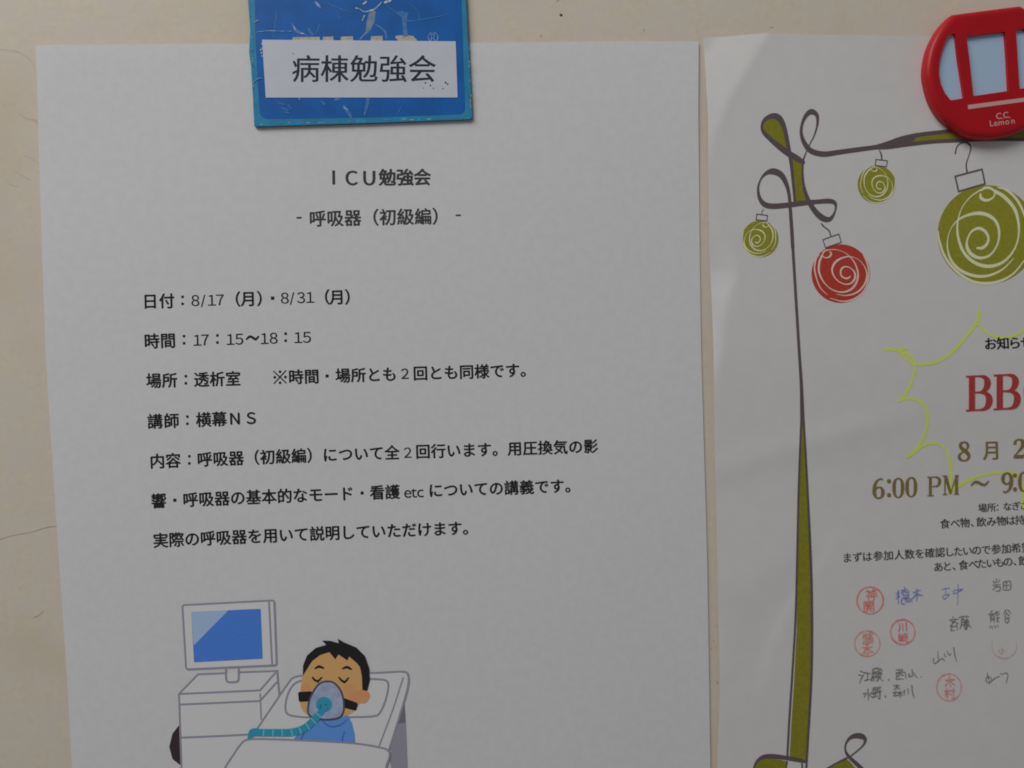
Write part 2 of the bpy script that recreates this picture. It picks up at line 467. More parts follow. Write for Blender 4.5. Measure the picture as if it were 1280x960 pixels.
# ------------------------------------------------------------------ text on the notice
def part(name, parent, fn, surf, base=0.05, label=None):
    mb = MB(surf, base); fn(mb); return mb.build(name, parent, label)
def f(mb):
    line(mb, '勉強会', [(0, 484, 221.5), (1, 506, 221.3), (2, 527.6, 221.2)], 22.3, M_ink_grey, B2)
    mb.stroke([(417, 213), (417.2, 230.6)], M_ink_grey, 3.5, smooth=False, cap=False)
    for ch, x in (('C', 439.6), ('U', 461.6)): put(mb, ch, x, 222.0, 25.5, M_ink_grey, -.01, 0.98, ((.7, 0), (-.7, 0), (0, .5)), latin='cjk')
part('heading', notice, f, 'L')
def f(mb):
    line(mb, '呼吸器（初級編）', [(0, 396.7, 273), (1, 418.9, 272.5), (2, 441.2, 272), (4, 484.5, 271.2), (5, 506.6, 270.8), (6, 529, 270.4)], 21.8, M_ink_grey, B1)
    mb.stroke([(370.7, 272.2), (377, 272)], M_ink_grey, 2.2, smooth=False, cap=False)
    mb.stroke([(569.6, 269.2), (576, 269)], M_ink_grey, 2.0, smooth=False, cap=False)
part('subheading', notice, f, 'L')
def lat(mb, s, em=19.6, m=M_ink, bold=B0[:1], ang=-.027):
    for ch, x, y in s: put(mb, ch, x, y, em, m, ang, 1.0, bold, latin='cjk')
def dotsq(mb, x, y, r=1.7, m=M_ink):
    mb.fill([(x-r, y-r), (x+r, y-r), (x+r, y+r), (x-r, y+r)], m)
def colon(mb, x, y, g=4.4):
    dotsq(mb, x, y-g, 1.55); dotsq(mb, x, y+g, 1.55)
def f(mb):
    line(mb, '日付', [(0, 187.5, 376.4), (1, 208.3, 375.9)], 20, M_ink, B1)
    colon(mb, 228.2, 375.4)
    lat(mb, [('8', 244, 375.4), ('/', 253.8, 375.3), ('1', 264.6, 375), ('7', 274.8, 374.6)])
    put(mb, '（', 291, 373.9, 20, M_ink, -.027, 1, B1); put(mb, '月', 310.3, 373.3, 19.8, M_ink, -.027, 1, B1); put(mb, '）', 330.5, 372.8, 20, M_ink, -.027, 1, B1)
    dotsq(mb, 340.7, 372.6, 2.1)
    lat(mb, [('8', 355.8, 372.3), ('/', 365, 372.2), ('3', 376, 371.8), ('1', 387.6, 371.5)])
    put(mb, '（', 402.6, 371.2, 20, M_ink, -.027, 1, B1); put(mb, '月', 421.2, 371.2, 19.6, M_ink, -.027, 1, B1); put(mb, '）', 440.5, 370.8, 20, M_ink, -.027, 1, B1)
part('text_line', notice, f, 'L')
def f(mb):
    line(mb, '時間', [(0, 189.6, 426.2), (1, 209.8, 425.5)], 20, M_ink, B1)
    for x, y in ((230, 424.6), (271.7, 423.6), (357, 421.4)): colon(mb, x, y)
    lat(mb, [('1', 246.6, 425), ('7', 256, 424.6), ('1', 288, 424), ('5', 298.8, 423.6), ('1', 330.6, 422.9), ('8', 341.8, 422.4), ('1', 372.6, 421.7), ('5', 383.4, 421.3)])
    mb.stroke([(308, 424, 2.0), (312, 420.6, 2.8), (316, 422, 3), (319.5, 424, 2.8), (323, 420.6, 2.0)], M_ink)
part('text_line', notice, f, 'L')
def f(mb):
    line(mb, '場所：透析室　　※時間・場所とも　回とも同様です。',
         [(0, 191.3, 475.9), (1, 212, 475.2), (3, 252.3, 474), (5, 291.9, 472.9), (8, 350, 471.3), (10, 389.8, 470.4), (12, 428, 469.5), (14, 466.7, 468.2), (17, 525.6, 466.4), (19, 564, 465.2), (21, 602.4, 464), (23, 640.4, 462.8)], 19.8, M_ink, B1, skip='：・※', em1=18.9)
    mb.stroke([(342.2, 464.2), (357.6, 478.6)], M_ink, 1.5, smooth=False); mb.stroke([(342.6, 479.2), (357.2, 463.4)], M_ink, 1.5, smooth=False)
    for x, y in ((350, 464.6), (350, 478.4), (343.4, 471.6), (356.6, 471.2)): mb.disc(x, y, 1.7, M_ink)
    colon(mb, 232.2, 474.6); dotsq(mb, 408.8, 469.9, 1.9)
    lat(mb, [('2', 506, 466.9)], 18.6)
part('text_line', notice, f, 'L')
def f(mb):
    line(mb, '講師：横幕', [(0, 193.6, 526.5), (1, 214.3, 525.8), (3, 254.3, 524.4), (4, 274, 523.7)], 19.8, M_ink, B1, skip='：')
    colon(mb, 234.2, 525.2)
    lat(mb, [('N', 293.6, 523), ('S', 313.8, 522.3)], 20.5, bold=B1, ang=-.035)
part('text_line', notice, f, 'L')
def f(mb):
    line(mb, '内容：呼吸器（初級編）について全　回行います。用圧換気の影',
         [(0, 196.2, 576.2), (3, 256, 574), (6, 315.3, 571.8), (9, 373.4, 569.7), (12, 431.3, 567.6), (15, 489.5, 565.5), (18, 548, 563.5), (21, 605.2, 561.8), (24, 663.3, 559.9), (28, 737.9, 557.7)], 19.8, M_ink, B1, skip='：', em1=18.6)
    colon(mb, 236.6, 574.8); lat(mb, [('2', 509.4, 565.6)], 18.6, ang=-.035)
part('text_line', notice, f, 'L')
def f(mb):
    line(mb, '響・呼吸器の基本的なモード・看護', [(0, 198.1, 625.9), (2, 238, 624.4), (5, 297.3, 622), (8, 355.6, 619.8), (11, 413.7, 617.6), (14, 471.2, 615.4), (15, 490.6, 614.7)], 19.8, M_ink, B1, skip='・', em1=19.1)
    dotsq(mb, 218.5, 625.2, 2.0); dotsq(mb, 452.6, 616.2, 1.9)
    for ch, x, y in (('e', 509.6, 614.2), ('t', 517.4, 613.9), ('c', 525.4, 613.5)): put(mb, ch, x, y, 21.0, M_ink, -.037, 1.08, (), latin=True)
    line(mb, 'についての講義です。', [(0, 544.5, 612.8), (3, 601.3, 610.8), (5, 639.2, 609.5), (8, 696.2, 607.5)], 19.0, M_ink, B1, em1=18.7)
part('text_line', notice, f, 'L')
def f(mb):
    line(mb, '実際の呼吸器を用いて説明していただけます。', [(0, 200.5, 675), (3, 259.8, 673), (6, 318.8, 670.2), (10, 395.7, 666.8), (13, 453.6, 664.4), (15, 492.7, 662.9), (19, 568.4, 660.4)], 19.8, M_ink, B1, em1=18.9)
part('text_line', notice, f, 'L')

# ------------------------------------------------------------------ drawing on the notice
def I(*p): return [(200+q[0]/4, 740+q[1]/4) + ((q[2]/4,) if len(q) > 2 else ()) for q in p]
def inset_round(q, r=0.14, n=4):
    out = []
    k = len(q)
    for i in range(k):
        a, b, c = np.array(q[i-1]), np.array(q[i]), np.array(q[(i+1) % k])
        ra = min(r, 0.45*math.dist(a, b)); rc = min(r, 0.45*math.dist(c, b))
        p0 = b+(a-b)/max(1e-9, math.dist(a, b))*ra; p2 = b+(c-b)/max(1e-9, math.dist(c, b))*rc
        for j in range(n+1):
            t = j/n; out.append(tuple((1-t)**2*p0+2*t*(1-t)*b+t*t*p2))
    return out
LW = 2.5
def f(mb):
    q = inset_round(I((112, 66), (571, 42), (583, 366), (131, 387)), 3.2)
    mb.fill(q, M_white); mb.stroke(q, M_line, LW, smooth=False, closed=True)
    mb.stroke(I((545, 50), (553, 200), (561, 368)), M_line, LW)
    s = I((156, 99), (504, 84), (514, 334), (170, 352)); mb.fill(inset_round(s, 1.5), M_screen)
    mb.fill(I((156, 99), (342, 91), (168, 268)), M_screen2)
    mb.stroke(I((330, 390), (331, 438), (345, 451), (384, 448), (393, 434), (393, 386)), M_line, LW)
part('drawn_monitor', notice, f, 'L', 0.10)
def f(mb):
    mb.fill(I((96, 665), (62, 708), (46, 775), (62, 835), (104, 868)), M_wheel)
    mb.fill(I((93, 512), (190, 411), (586, 395), (598, 530), (480, 690), (440, 730), (330, 900), (140, 1010), (112, 1010)), M_white)
    mb.stroke(I((95, 510), (190, 412), (328, 406)), M_line, LW, smooth=False)
    mb.stroke(I((396, 402), (585, 395), (500, 492), (95, 510)), M_line, LW, smooth=False)
    mb.stroke(I((95, 510), (98, 600), (112, 1005)), M_line, LW, smooth=False)
    mb.stroke(I((100, 563), (500, 545), (583, 452)), M_line, LW, smooth=False)
    mb.stroke(I((585, 395), (598, 530)), M_line, LW, smooth=False)
    mb.stroke(I((501, 510), (506, 636)), M_line, 1.9, smooth=False)
    mb.stroke(I((110, 728), (300, 720), (436, 713)), M_line, LW, smooth=False)
part('drawn_trolley', notice, f, 'L', 0.06)
def f(mb):
    mb.fill(I((1222, 552), (1228, 652), (1165, 664), (1180, 640)), M_leg1)
    mb.fill(I((1165, 664), (1228, 652), (1242, 1000), (1180, 1000), (1150, 850)), M_leg2)
    mb.fill(I((480, 692), (655, 435), (720, 418), (1225, 400), (1242, 425), (1238, 485), (1145, 800), (1130, 900), (330, 900), (430, 745)), M_white)
    mb.stroke(I((482, 690), (570, 560), (632, 470), (665, 430), (720, 418), (800, 414)), M_line, LW)
    mb.stroke(I((1000, 408), (1120, 403), (1215, 399), (1240, 415), (1238, 480), (1195, 630), (1142, 800)), M_line, LW)
    mb.stroke(I((1216, 430), (1160, 600), (1096, 770)), M_line, 2.0)
    mb.stroke(I((730, 434), (672, 460), (640, 510), (627, 570), (636, 608), (680, 622), (760, 628), (860, 630), (960, 626), (1060, 622), (1098, 606), (1128, 540), (1142, 470), (1128, 442), (1080, 436), (1040, 434)), M_line, LW)
part('drawn_bed', notice, f, 'L', 0.13)
def f(mb):
    mb.fill(I((662, 748), (690, 705), (740, 668), (800, 640), (860, 625), (940, 618), (960, 655), (973, 710), (976, 762)), M_shirt)
    mb.stroke(I((815, 648, 6), (850, 672, 9), (895, 668, 9), (935, 640, 6)), M_shirt_d)
    mb.stroke(I((922, 700), (914, 725), (912, 755)), M_shirt_d, 1.9)
    mb.stroke(I((722, 700), (706, 735)), M_shirt_d, 1.9)
    mb.fill([(p[0], p[1]) for p in spline(I((725, 380), (708, 450), (700, 520), (704, 570), (725, 605), (770, 628), (850, 636), (930, 618), (975, 590), (1005, 540), (1018, 470), (1010, 380), (960, 310), (860, 285), (770, 310)), 6, True)[:-1]], M_skin)
    mb.fill([(p[0], p[1]) for p in spline(I((985, 495), (1015, 488), (1042, 500), (1048, 525), (1030, 552), (1000, 556), (960, 545), (940, 520), (960, 500)), 6, True)[:-1]], M_ear)
    mb.disc(200+728/4, 740+482/4, 22/4, M_blush, 26/4); mb.disc(200+950/4, 740+488/4, 30/4, M_blush, 28/4)
    mb.stroke(I((776, 382, 8), (795, 373, 14), (817, 380, 9)), M_hair)
    mb.stroke(I((913, 383, 8), (935, 376, 14), (956, 386, 9)), M_hair)
    for ps in (((763, 428, 9), (775, 441, 11), (790, 445, 11), (808, 428, 8)), ((895, 428, 8), (910, 444, 11), (926, 448, 11), (942, 430, 8))):
        mb.stroke(I(*ps), M_hair)
    mb.stroke(I((788, 444), (790, 452)), M_hair, 1.6); mb.stroke(I((920, 447), (921, 455)), M_hair, 1.6)
patient = part('drawn_patient', notice, f, 'L', 0.20)
def f(mb):
    mb.fill(I((714, 418), (715, 368), (735, 318), (778, 280), (832, 264), (810, 243), (850, 244), (894, 256), (888, 234), (925, 254), (982, 278), (1024, 320), (1045, 380), (1050, 440), (1036, 494), (1012, 490), (1009, 420), (1000, 376), (985, 356), (945, 322), (936, 342), (892, 312), (876, 336), (846, 300), (800, 315), (760, 345), (735, 385)), M_hair)
part('hair', patient, f, 'L', 0.275)
def f(mb):
    mb.fill(inset_round(I((690, 500), (760, 496), (758, 546), (694, 549)), 2.2), M_hair)
    mb.fill(inset_round(I((905, 524), (990, 556), (980, 594), (905, 575)), 2.2), M_hair)
    e = [(p[0], p[1]) for p in spline(I((835, 447), (872, 456), (904, 495), (919, 555), (914, 606), (890, 630), (830, 638), (770, 630), (741, 604), (746, 545), (770, 492), (800, 457)), 6, True)[:-1]]
    mb.fill(e, M_mask); mb.stroke(e, M_maskline, 2.3, smooth=False, closed=True)
    mb.disc(200+820/4, 740+563/4, 40/4, M_teal, 38/4)
    mb.stroke(I((802, 566), (803, 584)), M_teal_d, 2.2); mb.stroke(I((830, 562), (832, 580)), M_teal_d, 2.2)
part('oxygen_mask', patient, f, 'L', 0.29)
def f(mb):
    mb.fill(I((436, 738), (442, 702), (462, 682), (492, 680), (500, 700), (470, 722)), M_teal)
    mb.stroke(I((462, 702, 36), (560, 703, 36), (660, 701, 37), (726, 678, 37), (775, 634, 36), (806, 600, 32), (828, 578, 22)), M_teal)
    for a in ((520, 684, 516, 720), (566, 685, 564, 721), (610, 685, 612, 721), (655, 682, 662, 718), (694, 672, 706, 708), (728, 655, 748, 688), (756, 632, 782, 660), (782, 606, 810, 630)):
        mb.stroke(I((a[0], a[1]), (a[2], a[3])), M_teal_l, 1.3, smooth=False)
part('drawn_hose', notice, f, 'L', 0.345)
def f(mb):
    mb.fill([p[:2] for p in spline(I((240, 1030), (325, 880), (400, 765), (440, 738), (560, 738), (700, 742), (960, 755), (1100, 778), (1143, 796), (1146, 830), (1130, 900), (1120, 1030)), 5)], M_white)
    mb.stroke(I((240, 1030), (325, 880), (365, 818), (400, 767), (440, 738), (560, 737), (700, 742), (960, 756), (1100, 778), (1143, 796), (1146, 830), (1130, 880), (1118, 1030)), M_line, LW)
part('drawn_blanket', notice, f, 'L', 0.31)

# ------------------------------------------------------------------ poster print
def A(*p): return [(920+q[0]/5.3333, 120+q[1]/5.3333) + ((q[2]/5.3333*1.2,) if len(q) > 2 else ()) for q in p]
def C(*p): return [(920+q[0]/6.4, 240+q[1]/6.4) + ((q[2]/6.4,) if len(q) > 2 else ()) for q in p]
def D(*p): return [(1160+q[0]/4.573, 160+q[1]/4.573) + ((q[2]/4.573,) if len(q) > 2 else ()) for q in p]
def E_(*p): return [(1080+q[0]/6.4, 380+q[1]/6.4) + ((q[2]/6.4,) if len(q) > 2 else ()) for q in p]
def F(*p): return [(1040+q[0]/4.8, 520+q[1]/4.8) + ((q[2]/4.8,) if len(q) > 2 else ()) for q in p]
def G(*p): return [(930+q[0]/6.4, 860+q[1]/6.4) + ((q[2]/6.4,) if len(q) > 2 else ()) for q in p]
def f(mb):
    # fills
    mb.fill([p[:2] for p in spline(A((345, 365), (270, 318), (205, 255), (176, 205), (200, 155), (250, 145), (290, 170), (318, 235)), 5, True)[:-1]], M_olive)
    mb.fill(A((372, 420), (447, 445), (440, 520), (440, 600), (472, 700), (395, 712), (382, 600)), M_olive)
    right = [(1004, 520), (1007, 560), (1010, 620), (1013, 690), (1014.3, 730), (1015, 790), (1014.4, 840), (1012, 890), (1009.5, 952)]
    left = [(1002.5, 520), (1000.5, 560), (998.6, 620), (997.4, 690), (996.8, 740), (995.8, 790), (992.8, 850), (989.5, 900), (987, 946)]
    mb.fill(right+left[::-1], M_olive)
    mb.fill(A((1130, 300), (1200, 278), (1330, 252), (1500, 234), (1700, 217), (1950, 206), (1950, 285), (1700, 286), (1500, 294), (1300, 300), (1180, 310)), M_olive)
    mb.fill(G((85, 640), (110, 592), (160, 566), (240, 562), (345, 588), (332, 660), (330, 760), (60, 760)), M_olive)
    mb.fill(G((690, 640), (822, 570), (850, 590), (905, 660), (960, 760), (600, 760)), M_olive)
    mb.fill(A((930, 332), (1010, 308), (1100, 280), (1200, 268), (1185, 300), (1100, 318), (1100, 330), (925, 350)), M_rib)
    # strokes
    mb.stroke(A((445, 440, 26), (400, 412, 34), (352, 384, 34), (295, 342, 32), (235, 292, 26), (188, 245, 22), (172, 205, 14), (190, 160, 20), (240, 132, 28), (285, 145, 34), (318, 200, 26), (340, 290, 22), (358, 390, 20), (370, 470, 18), (382, 590, 16), (392, 705, 14)), M_rib)
    mb.stroke(A((446, 430, 10), (470, 370, 6), (497, 310, 6), (522, 262, 7), (542, 190, 12), (540, 130, 20), (505, 104, 30), (468, 128, 22), (440, 190, 15), (436, 255, 18), (460, 320, 26), (505, 368, 30), (585, 387, 30), (680, 375, 27), (770, 362, 26), (860, 350, 25), (930, 340, 24), (1010, 318, 26), (1100, 288, 30), (1200, 262, 24), (1330, 244, 22), (1500, 228, 22), (1700, 212, 20), (1950, 200, 20)), M_rib)
    mb.stroke(A((925, 345, 18), (1010, 338, 26), (1100, 326, 26), (1190, 317, 22), (1330, 303, 20), (1500, 296, 20), (1700, 290, 18), (1950, 290, 18)), M_rib)
    mb.stroke(A((446, 432, 10), (444, 520, 12), (452, 600, 16), (480, 690, 24), (525, 765, 30), (575, 812, 34), (620, 822, 26), (648, 795, 14), (664, 752, 10), (660, 715, 20), (625, 700, 26), (545, 704, 24), (440, 714, 28), (340, 727, 28), (240, 734, 30), (185, 718, 28), (154, 670, 18), (148, 610, 12), (165, 555, 9), (200, 515, 18), (248, 502, 34), (300, 525, 32), (335, 585, 24), (354, 660, 18), (362, 760, 18), (372, 900, 19), (378, 1010, 19)), M_rib)
    mb.stroke([(991, 309, 3.5), (995, 375, 3.4), (999, 440, 3.5), (1001.6, 480, 4), (1002.6, 510, 5), (1002.8, 530, 5)], M_rib)
    mb.stroke([(1002.2, 516, 3), (1000.6, 550, 2.6), (998.4, 610, 2.6), (996.8, 680, 2.6), (995.6, 735, 2.6), (993.8, 785, 2.6), (990.2, 845, 2.6), (986.6, 900, 2.6), (984, 948, 2.6)], M_rib)
    mb.stroke([(1003.8, 516, 3), (1006.6, 560, 2.5), (1009.8, 620, 2.7), (1013, 690, 3.2), (1014.4, 735, 3.2), (1015, 790, 3.1), (1014.4, 840, 3), (1012, 890, 3), (1009.6, 930, 2.8), (1007.6, 965, 2.6), (1006.5, 1000, 2.4)], M_rib)
    mb.stroke(G((70, 680, 12), (84, 625, 16), (110, 580, 22), (160, 550, 32), (235, 546, 36), (340, 560, 34), (430, 576, 32), (488, 588, 24)), M_rib)
    mb.stroke(G((462, 570, 10), (466, 640, 14), (470, 760, 16)), M_rib)
    mb.stroke(G((345, 590, 14), (334, 650, 12), (330, 760, 12)), M_rib)
    mb.stroke(G((600, 690, 14), (665, 645, 14), (740, 602, 14), (820, 562, 16)), M_rib)
    mb.stroke(G((1010, 720, 34), (940, 645, 34), (880, 588, 30), (835, 545, 26), (812, 500, 16), (814, 450, 14), (845, 402, 24), (895, 382, 40), (945, 388, 44), (970, 415, 26), (955, 455, 14), (910, 500, 11), (850, 548, 10)), M_rib)
part('ribbon_border', poster, f, 'R', 0.06)

SW = [  # swirl of the large bauble, in its own tile coordinates
    [(282, 685, 12), (312, 684, 16), (338, 660, 14), (346, 625, 13), (325, 588, 16), (290, 572, 16), (250, 590, 11), (226, 635, 9), (224, 680, 16), (250, 722, 20), (300, 742, 16), (355, 725, 11), (395, 670, 9), (408, 600, 12), (390, 535, 16), (345, 498, 19), (290, 486, 20), (230, 496, 14), (180, 520, 10), (140, 560, 5), (115, 620, 5), (112, 690, 8), (135, 760, 13), (190, 815, 16), (270, 845, 16), (350, 842, 14), (430, 805, 9), (490, 745, 4)],
    [(300, 352, 8), (240, 395, 6), (192, 460, 5), (170, 540, 9), (172, 620, 13), (205, 710, 16), (270, 770, 18), (350, 790, 19), (430, 765, 14), (490, 700, 10), (518, 620, 9), (518, 540, 14), (495, 460, 18), (440, 395, 20), (385, 360, 18)],
    [(300, 375, 9), (305, 400, 17), (335, 412, 15), (370, 398, 9), (383, 368, 9), (362, 345, 13), (330, 340, 14), (303, 355, 9)],
    [(58, 590, 6), (66, 650, 12), (100, 740, 13), (160, 815, 14), (240, 870, 15), (320, 888, 17), (410, 875, 14), (490, 830, 10), (560, 745, 6)],
    [(400, 338, 6), (450, 352, 14), (510, 410, 14), (550, 490, 12), (580, 600, 9), (565, 700, 5)],
]
def ornament(cx, cy, r, ang, mirror, mball, msw, cap, hook, label):
    def f(mb):
        mb.disc(cx, cy, r, mball)
        s = r/284.0
        ca, sa = math.cos(ang), math.sin(ang)
        for st in SW:
            pts = []
            for (x, y, wd) in st:
                X, Y = (x-339)*s, (y-609)*s
                if mirror: X = -X
                pts.append((cx+X*ca-Y*sa, cy+X*sa+Y*ca, max(0.55, wd*s*1.05)))
            mb.stroke(pts, msw, n=6)
    o = part('ornament', poster, f, 'R', 0.05, label)
    part('ornament_cap', o, lambda mb: mb.stroke(cap, M_rib, max(1.0, r*0.03), smooth=False, closed=True), 'R', 0.12)
    part('ornament_hook', o, lambda mb: mb.stroke(hook, M_rib, 1.1), 'R', 0.12)
ornament(950.2, 298.6, 23, 0.37, False, M_olive2, M_swirl, C((165, 176), (252, 187), (246, 231), (160, 221)), C((206, 177, 5), (208, 155, 5), (222, 135, 4)), 'small olive ornament at far left of the ribbon')
ornament(1051, 342, 36.6, -0.62, True, M_bred, M_swirl_r, C((694, 381), (823, 335), (842, 402), (716, 446)), C((757, 350, 9), (745, 310, 10), (712, 283, 9), (690, 262, 12), (683, 248, 5)), 'red ornament')
ornament(1095.8, 230.6, 23.8, -0.16, True, M_olive2, M_swirl, A((932, 422), (1009, 431), (1003, 471), (928, 462)), A((972, 422, 7), (968, 390, 8), (957, 362, 5)), 'small olive ornament under the top ribbon')
ornament(1234, 293.4, 62, 0.0, False, M_olive2, M_swirl, D((155, 276), (309, 235), (326, 318), (175, 362)), D((223, 252, 9), (219, 205, 7), (236, 150, 5), (245, 110, 8), (225, 84, 11), (190, 86, 7), (165, 108, 6), (156, 145, 8)), 'largest olive ornament')

def f(mb):
    mb.stroke(E_((155, 360, 24), (230, 363, 26), (300, 382, 26), (375, 420, 24), (402, 470, 24), (402, 550, 24), (375, 635, 24), (335, 715, 24), (300, 765, 24), (272, 778, 18)), M_high)
    mb.stroke(E_((275, 772, 20), (330, 758, 22), (385, 757, 24), (440, 780, 24), (485, 820, 24), (505, 870, 25), (508, 930, 25), (495, 1010, 24), (465, 1090, 24), (400, 1170, 22)), M_high)
    mb.stroke(E_((340, 355, 22), (300, 362, 30), (300, 395, 24), (345, 445, 22), (400, 478, 24), (480, 482, 24), (600, 455, 27), (710, 380, 27), (800, 280, 26), (880, 180, 28), (912, 130, 30), (920, 65, 34)), M_high)
    mb.stroke(E_((912, 160, 20), (960, 210, 20), (1020, 250, 22), (1100, 270, 24), (1180, 262, 24), (1290, 205, 24), (1420, 120, 24)), M_high)
    mb.stroke(F((450, 245, 20), (490, 220, 20), (530, 185, 19), (590, 164, 17), (645, 170, 18), (690, 215, 18), (712, 290, 18), (714, 380, 18), (705, 462, 17)), M_high)
    mb.stroke(F((698, 462, 18), (760, 418, 20), (840, 376, 19), (930, 348, 18), (1030, 340, 18), (1095, 348, 18), (1128, 385, 18), (1145, 460, 18), (1142, 552, 18)), M_high)
part('highlighter_cloud', poster, f, 'R', 0.05)
BM = ((0.45, 0.0),)
def f(mb):
    for ch, x, y in (('お', 1238, 429.4), ('知', 1253.8, 428.8), ('ら', 1268.4, 428.3), ('せ', 1283.4, 427.6)): put(mb, ch, x, y, 16.4, M_ink, -.04, 1, ((.6, 0), (-.4, 0), (0, .3)))
part('heading', poster, f, 'R', 0.10)

# serif letters: strokes in a unit box (x right, y up, cap height 1, width of stroke in units)
SER = {
 'B': [[(.24, .98, .2), (.24, .02, .2)], [(.02, .975, .05), (.55, .975, .05)], [(.02, .025, .05), (.55, .025, .05)], [(.3, .52, .05), (.5, .52, .05)],
       ['s', (.5, .975, .05), (.68, .94, .12), (.78, .84, .2), (.79, .72, .21), (.72, .6, .16), (.58, .535, .06), (.45, .52, .05)],
       ['s', (.45, .52, .05), (.66, .5, .09), (.82, .41, .18), (.86, .27, .22), (.8, .12, .18), (.66, .04, .09), (.5, .025, .05)]],
 'P': [[(.22, .98, .15), (.22, .02, .15)], [(.03, .98, .04), (.5, .98, .04)], [(.03, .02, .04), (.44, .02, .04)],
       ['s', (.45, .98, .04), (.66, .95, .1), (.77, .84, .16), (.77, .68, .16), (.68, .54, .11), (.5, .49, .05), (.3, .49, .04)]],
 'M': [[(.16, .98, .06), (.16, .02, .06)], [(.2, .97, .17), (.5, .05, .13)], [(.5, .05, .04), (.82, .96, .05)], [(.85, .98, .16), (.85, .02, .16)], [(0, .98, .04), (.26, .98, .04)], [(.76, .98, .04), (1.0, .98, .04)], [(.02, .02, .04), (.3, .02, .04)], [(.7, .02, .04), (1.0, .02, .04)]],
 '0': [['s', (.27, 1.0, .05), (.12, .9, .1), (.06, .7, .15), (.05, .5, .16), (.06, .3, .15), (.12, .1, .1), (.27, 0, .05), (.42, .1, .1), (.48, .3, .15), (.49, .5, .16), (.48, .7, .15), (.42, .9, .1), (.27, 1.0, .05)]],
 '6': [['s', (.46, .95, .08), (.36, 1.0, .06), (.22, .93, .08), (.1, .74, .13), (.05, .45, .16), (.07, .2, .15), (.15, .05, .09), (.27, .0, .06), (.4, .07, .1), (.47, .23, .15), (.46, .4, .14), (.38, .54, .08), (.27, .57, .06), (.15, .5, .06), (.08, .38, .06)]],
 '9': [['s', (.08, .05, .08), (.18, 0, .06), (.32, .07, .08), (.44, .26, .13), (.49, .55, .16), (.47, .8, .15), (.39, .95, .09), (.27, 1.0, .06), (.14, .93, .1), (.07, .77, .15), (.08, .6, .14), (.16, .46, .08), (.27, .43, .06), (.39, .5, .06), (.46, .62, .06)]],
 '8': [['s', (.28, 1.0, .05), (.14, .92, .11), (.11, .78, .13), (.2, .63, .15), (.35, .5, .16), (.47, .34, .15), (.5, .18, .11), (.42, .05, .08), (.28, 0, .05), (.12, .06, .1), (.05, .2, .12), (.1, .36, .08), (.24, .48, .05), (.4, .62, .06), (.46, .78, .1), (.41, .93, .09), (.28, 1.0, .05)]],
 '2': [['s', (.1, .72, .12), (.1, .86, .1), (.18, .97, .06), (.28, 1.0, .06), (.42, .93, .13), (.46, .76, .16), (.4, .56, .12), (.22, .3, .06), (.06, .08, .05)], [(.04, .06, .13), (.48, .06, .13)], [(.47, .02, .05), (.52, .22, .04)]],
}
def serif(mb, ch, x, ybase, hh, sx, m, sk=-0.03):
    for st in SER[ch]:
        sm = st[0] == 's'
        p = [(x+q[0]*sx, ybase-q[1]*hh+sk*q[0]*sx, q[2]*sx*1.08+0.25) for q in (st[1:] if sm else st)]
        mb.stroke(p, m, smooth=sm, n=5, cap=False)
def f(mb):
    serif(mb, 'B', 1206.6, 514.4, 44.6, 35, M_bbq, -.05); serif(mb, 'B', 1241.2, 512.8, 44.6, 35.5, M_bbq, -.05)
    mb.stroke([(1303.8, 468, 2), (1291.8, 472, 4), (1284.8, 483, 7), (1283.6, 491, 7.4), (1285.8, 500, 6.5), (1292.8, 509, 4), (1303.8, 512, 2), (1314.8, 508, 4), (1321.8, 498, 7), (1322.8, 489, 7.4), (1320.8, 480, 6.5), (1313.8, 471, 4), (1303.8, 468, 2)], M_bbq, cap=False)
    mb.stroke([(1302, 502, 2), (1308, 506, 4), (1316, 514, 5), (1326, 518, 4), (1332, 515, 1.5)], M_bbq, cap=False)
part('title', poster, f, 'R', 0.13)
def f(mb):
    serif(mb, '8', 1197.6, 576, 23.4, 27, M_gold)
    put(mb, '月', 1239.6, 562.6, 26, M_gold, -.03, .88, ((.6, 0), (-.5, 0)))
    serif(mb, '2', 1266, 572.4, 22.8, 28, M_gold)
part('date_line', poster, f, 'R', 0.13)
def f(mb):
    serif(mb, '6', 1091.6, 623, 24.2, 25.5, M_gold); serif(mb, '0', 1116.4, 622, 24.2, 24, M_gold); serif(mb, '0', 1132.6, 621, 24.2, 24, M_gold)
    for x, y in ((1111.3, 601.4), (1111.3, 618.8), (1268.8, 594.2), (1268.8, 611.6)): mb.disc(x, y, 2.6, M_gold)
    serif(mb, 'P', 1158.4, 620.2, 24.2, 20.6, M_gold); serif(mb, 'M', 1177.8, 618.6, 24.2, 21, M_gold)
    mb.stroke([(1214, 606.5, 1.6), (1218.5, 602.6, 3), (1223, 603, 3.4), (1228, 605.6, 3.2), (1232, 605.4, 2.6), (1235.6, 601.4, 1.4)], M_gold)
    serif(mb, '9', 1252, 615.4, 24, 25, M_gold); serif(mb, '0', 1273.6, 614.2, 24, 24, M_gold)
part('time_line', poster, f, 'R', 0.13)
def mincho(s, em, ang=-.03, sx=1.0):
    def f(mb):
        for ch, x, y in s: put(mb, ch, x, y, em, M_mincho, ang, sx, BM)
    return part('text_line', poster, f, 'R', 0.10)
def run(chars, xs, y0, y1):
    n = len(xs); return [(c, x, y0+(y1-y0)*(x-xs[0])/(xs[-1]-xs[0])) for c, x in zip(chars, xs)]
mincho(run('場所：なぎさ', [1228, 1239.3, 1249.6, 1259, 1269.8, 1279.6], 634.8, 631.8), 11.6)
mincho(run('食べ物、飲み物は持', [1181, 1193.8, 1206, 1219, 1226.4, 1239, 1251.5, 1263.2, 1275], 654.6, 649.8), 12.9)
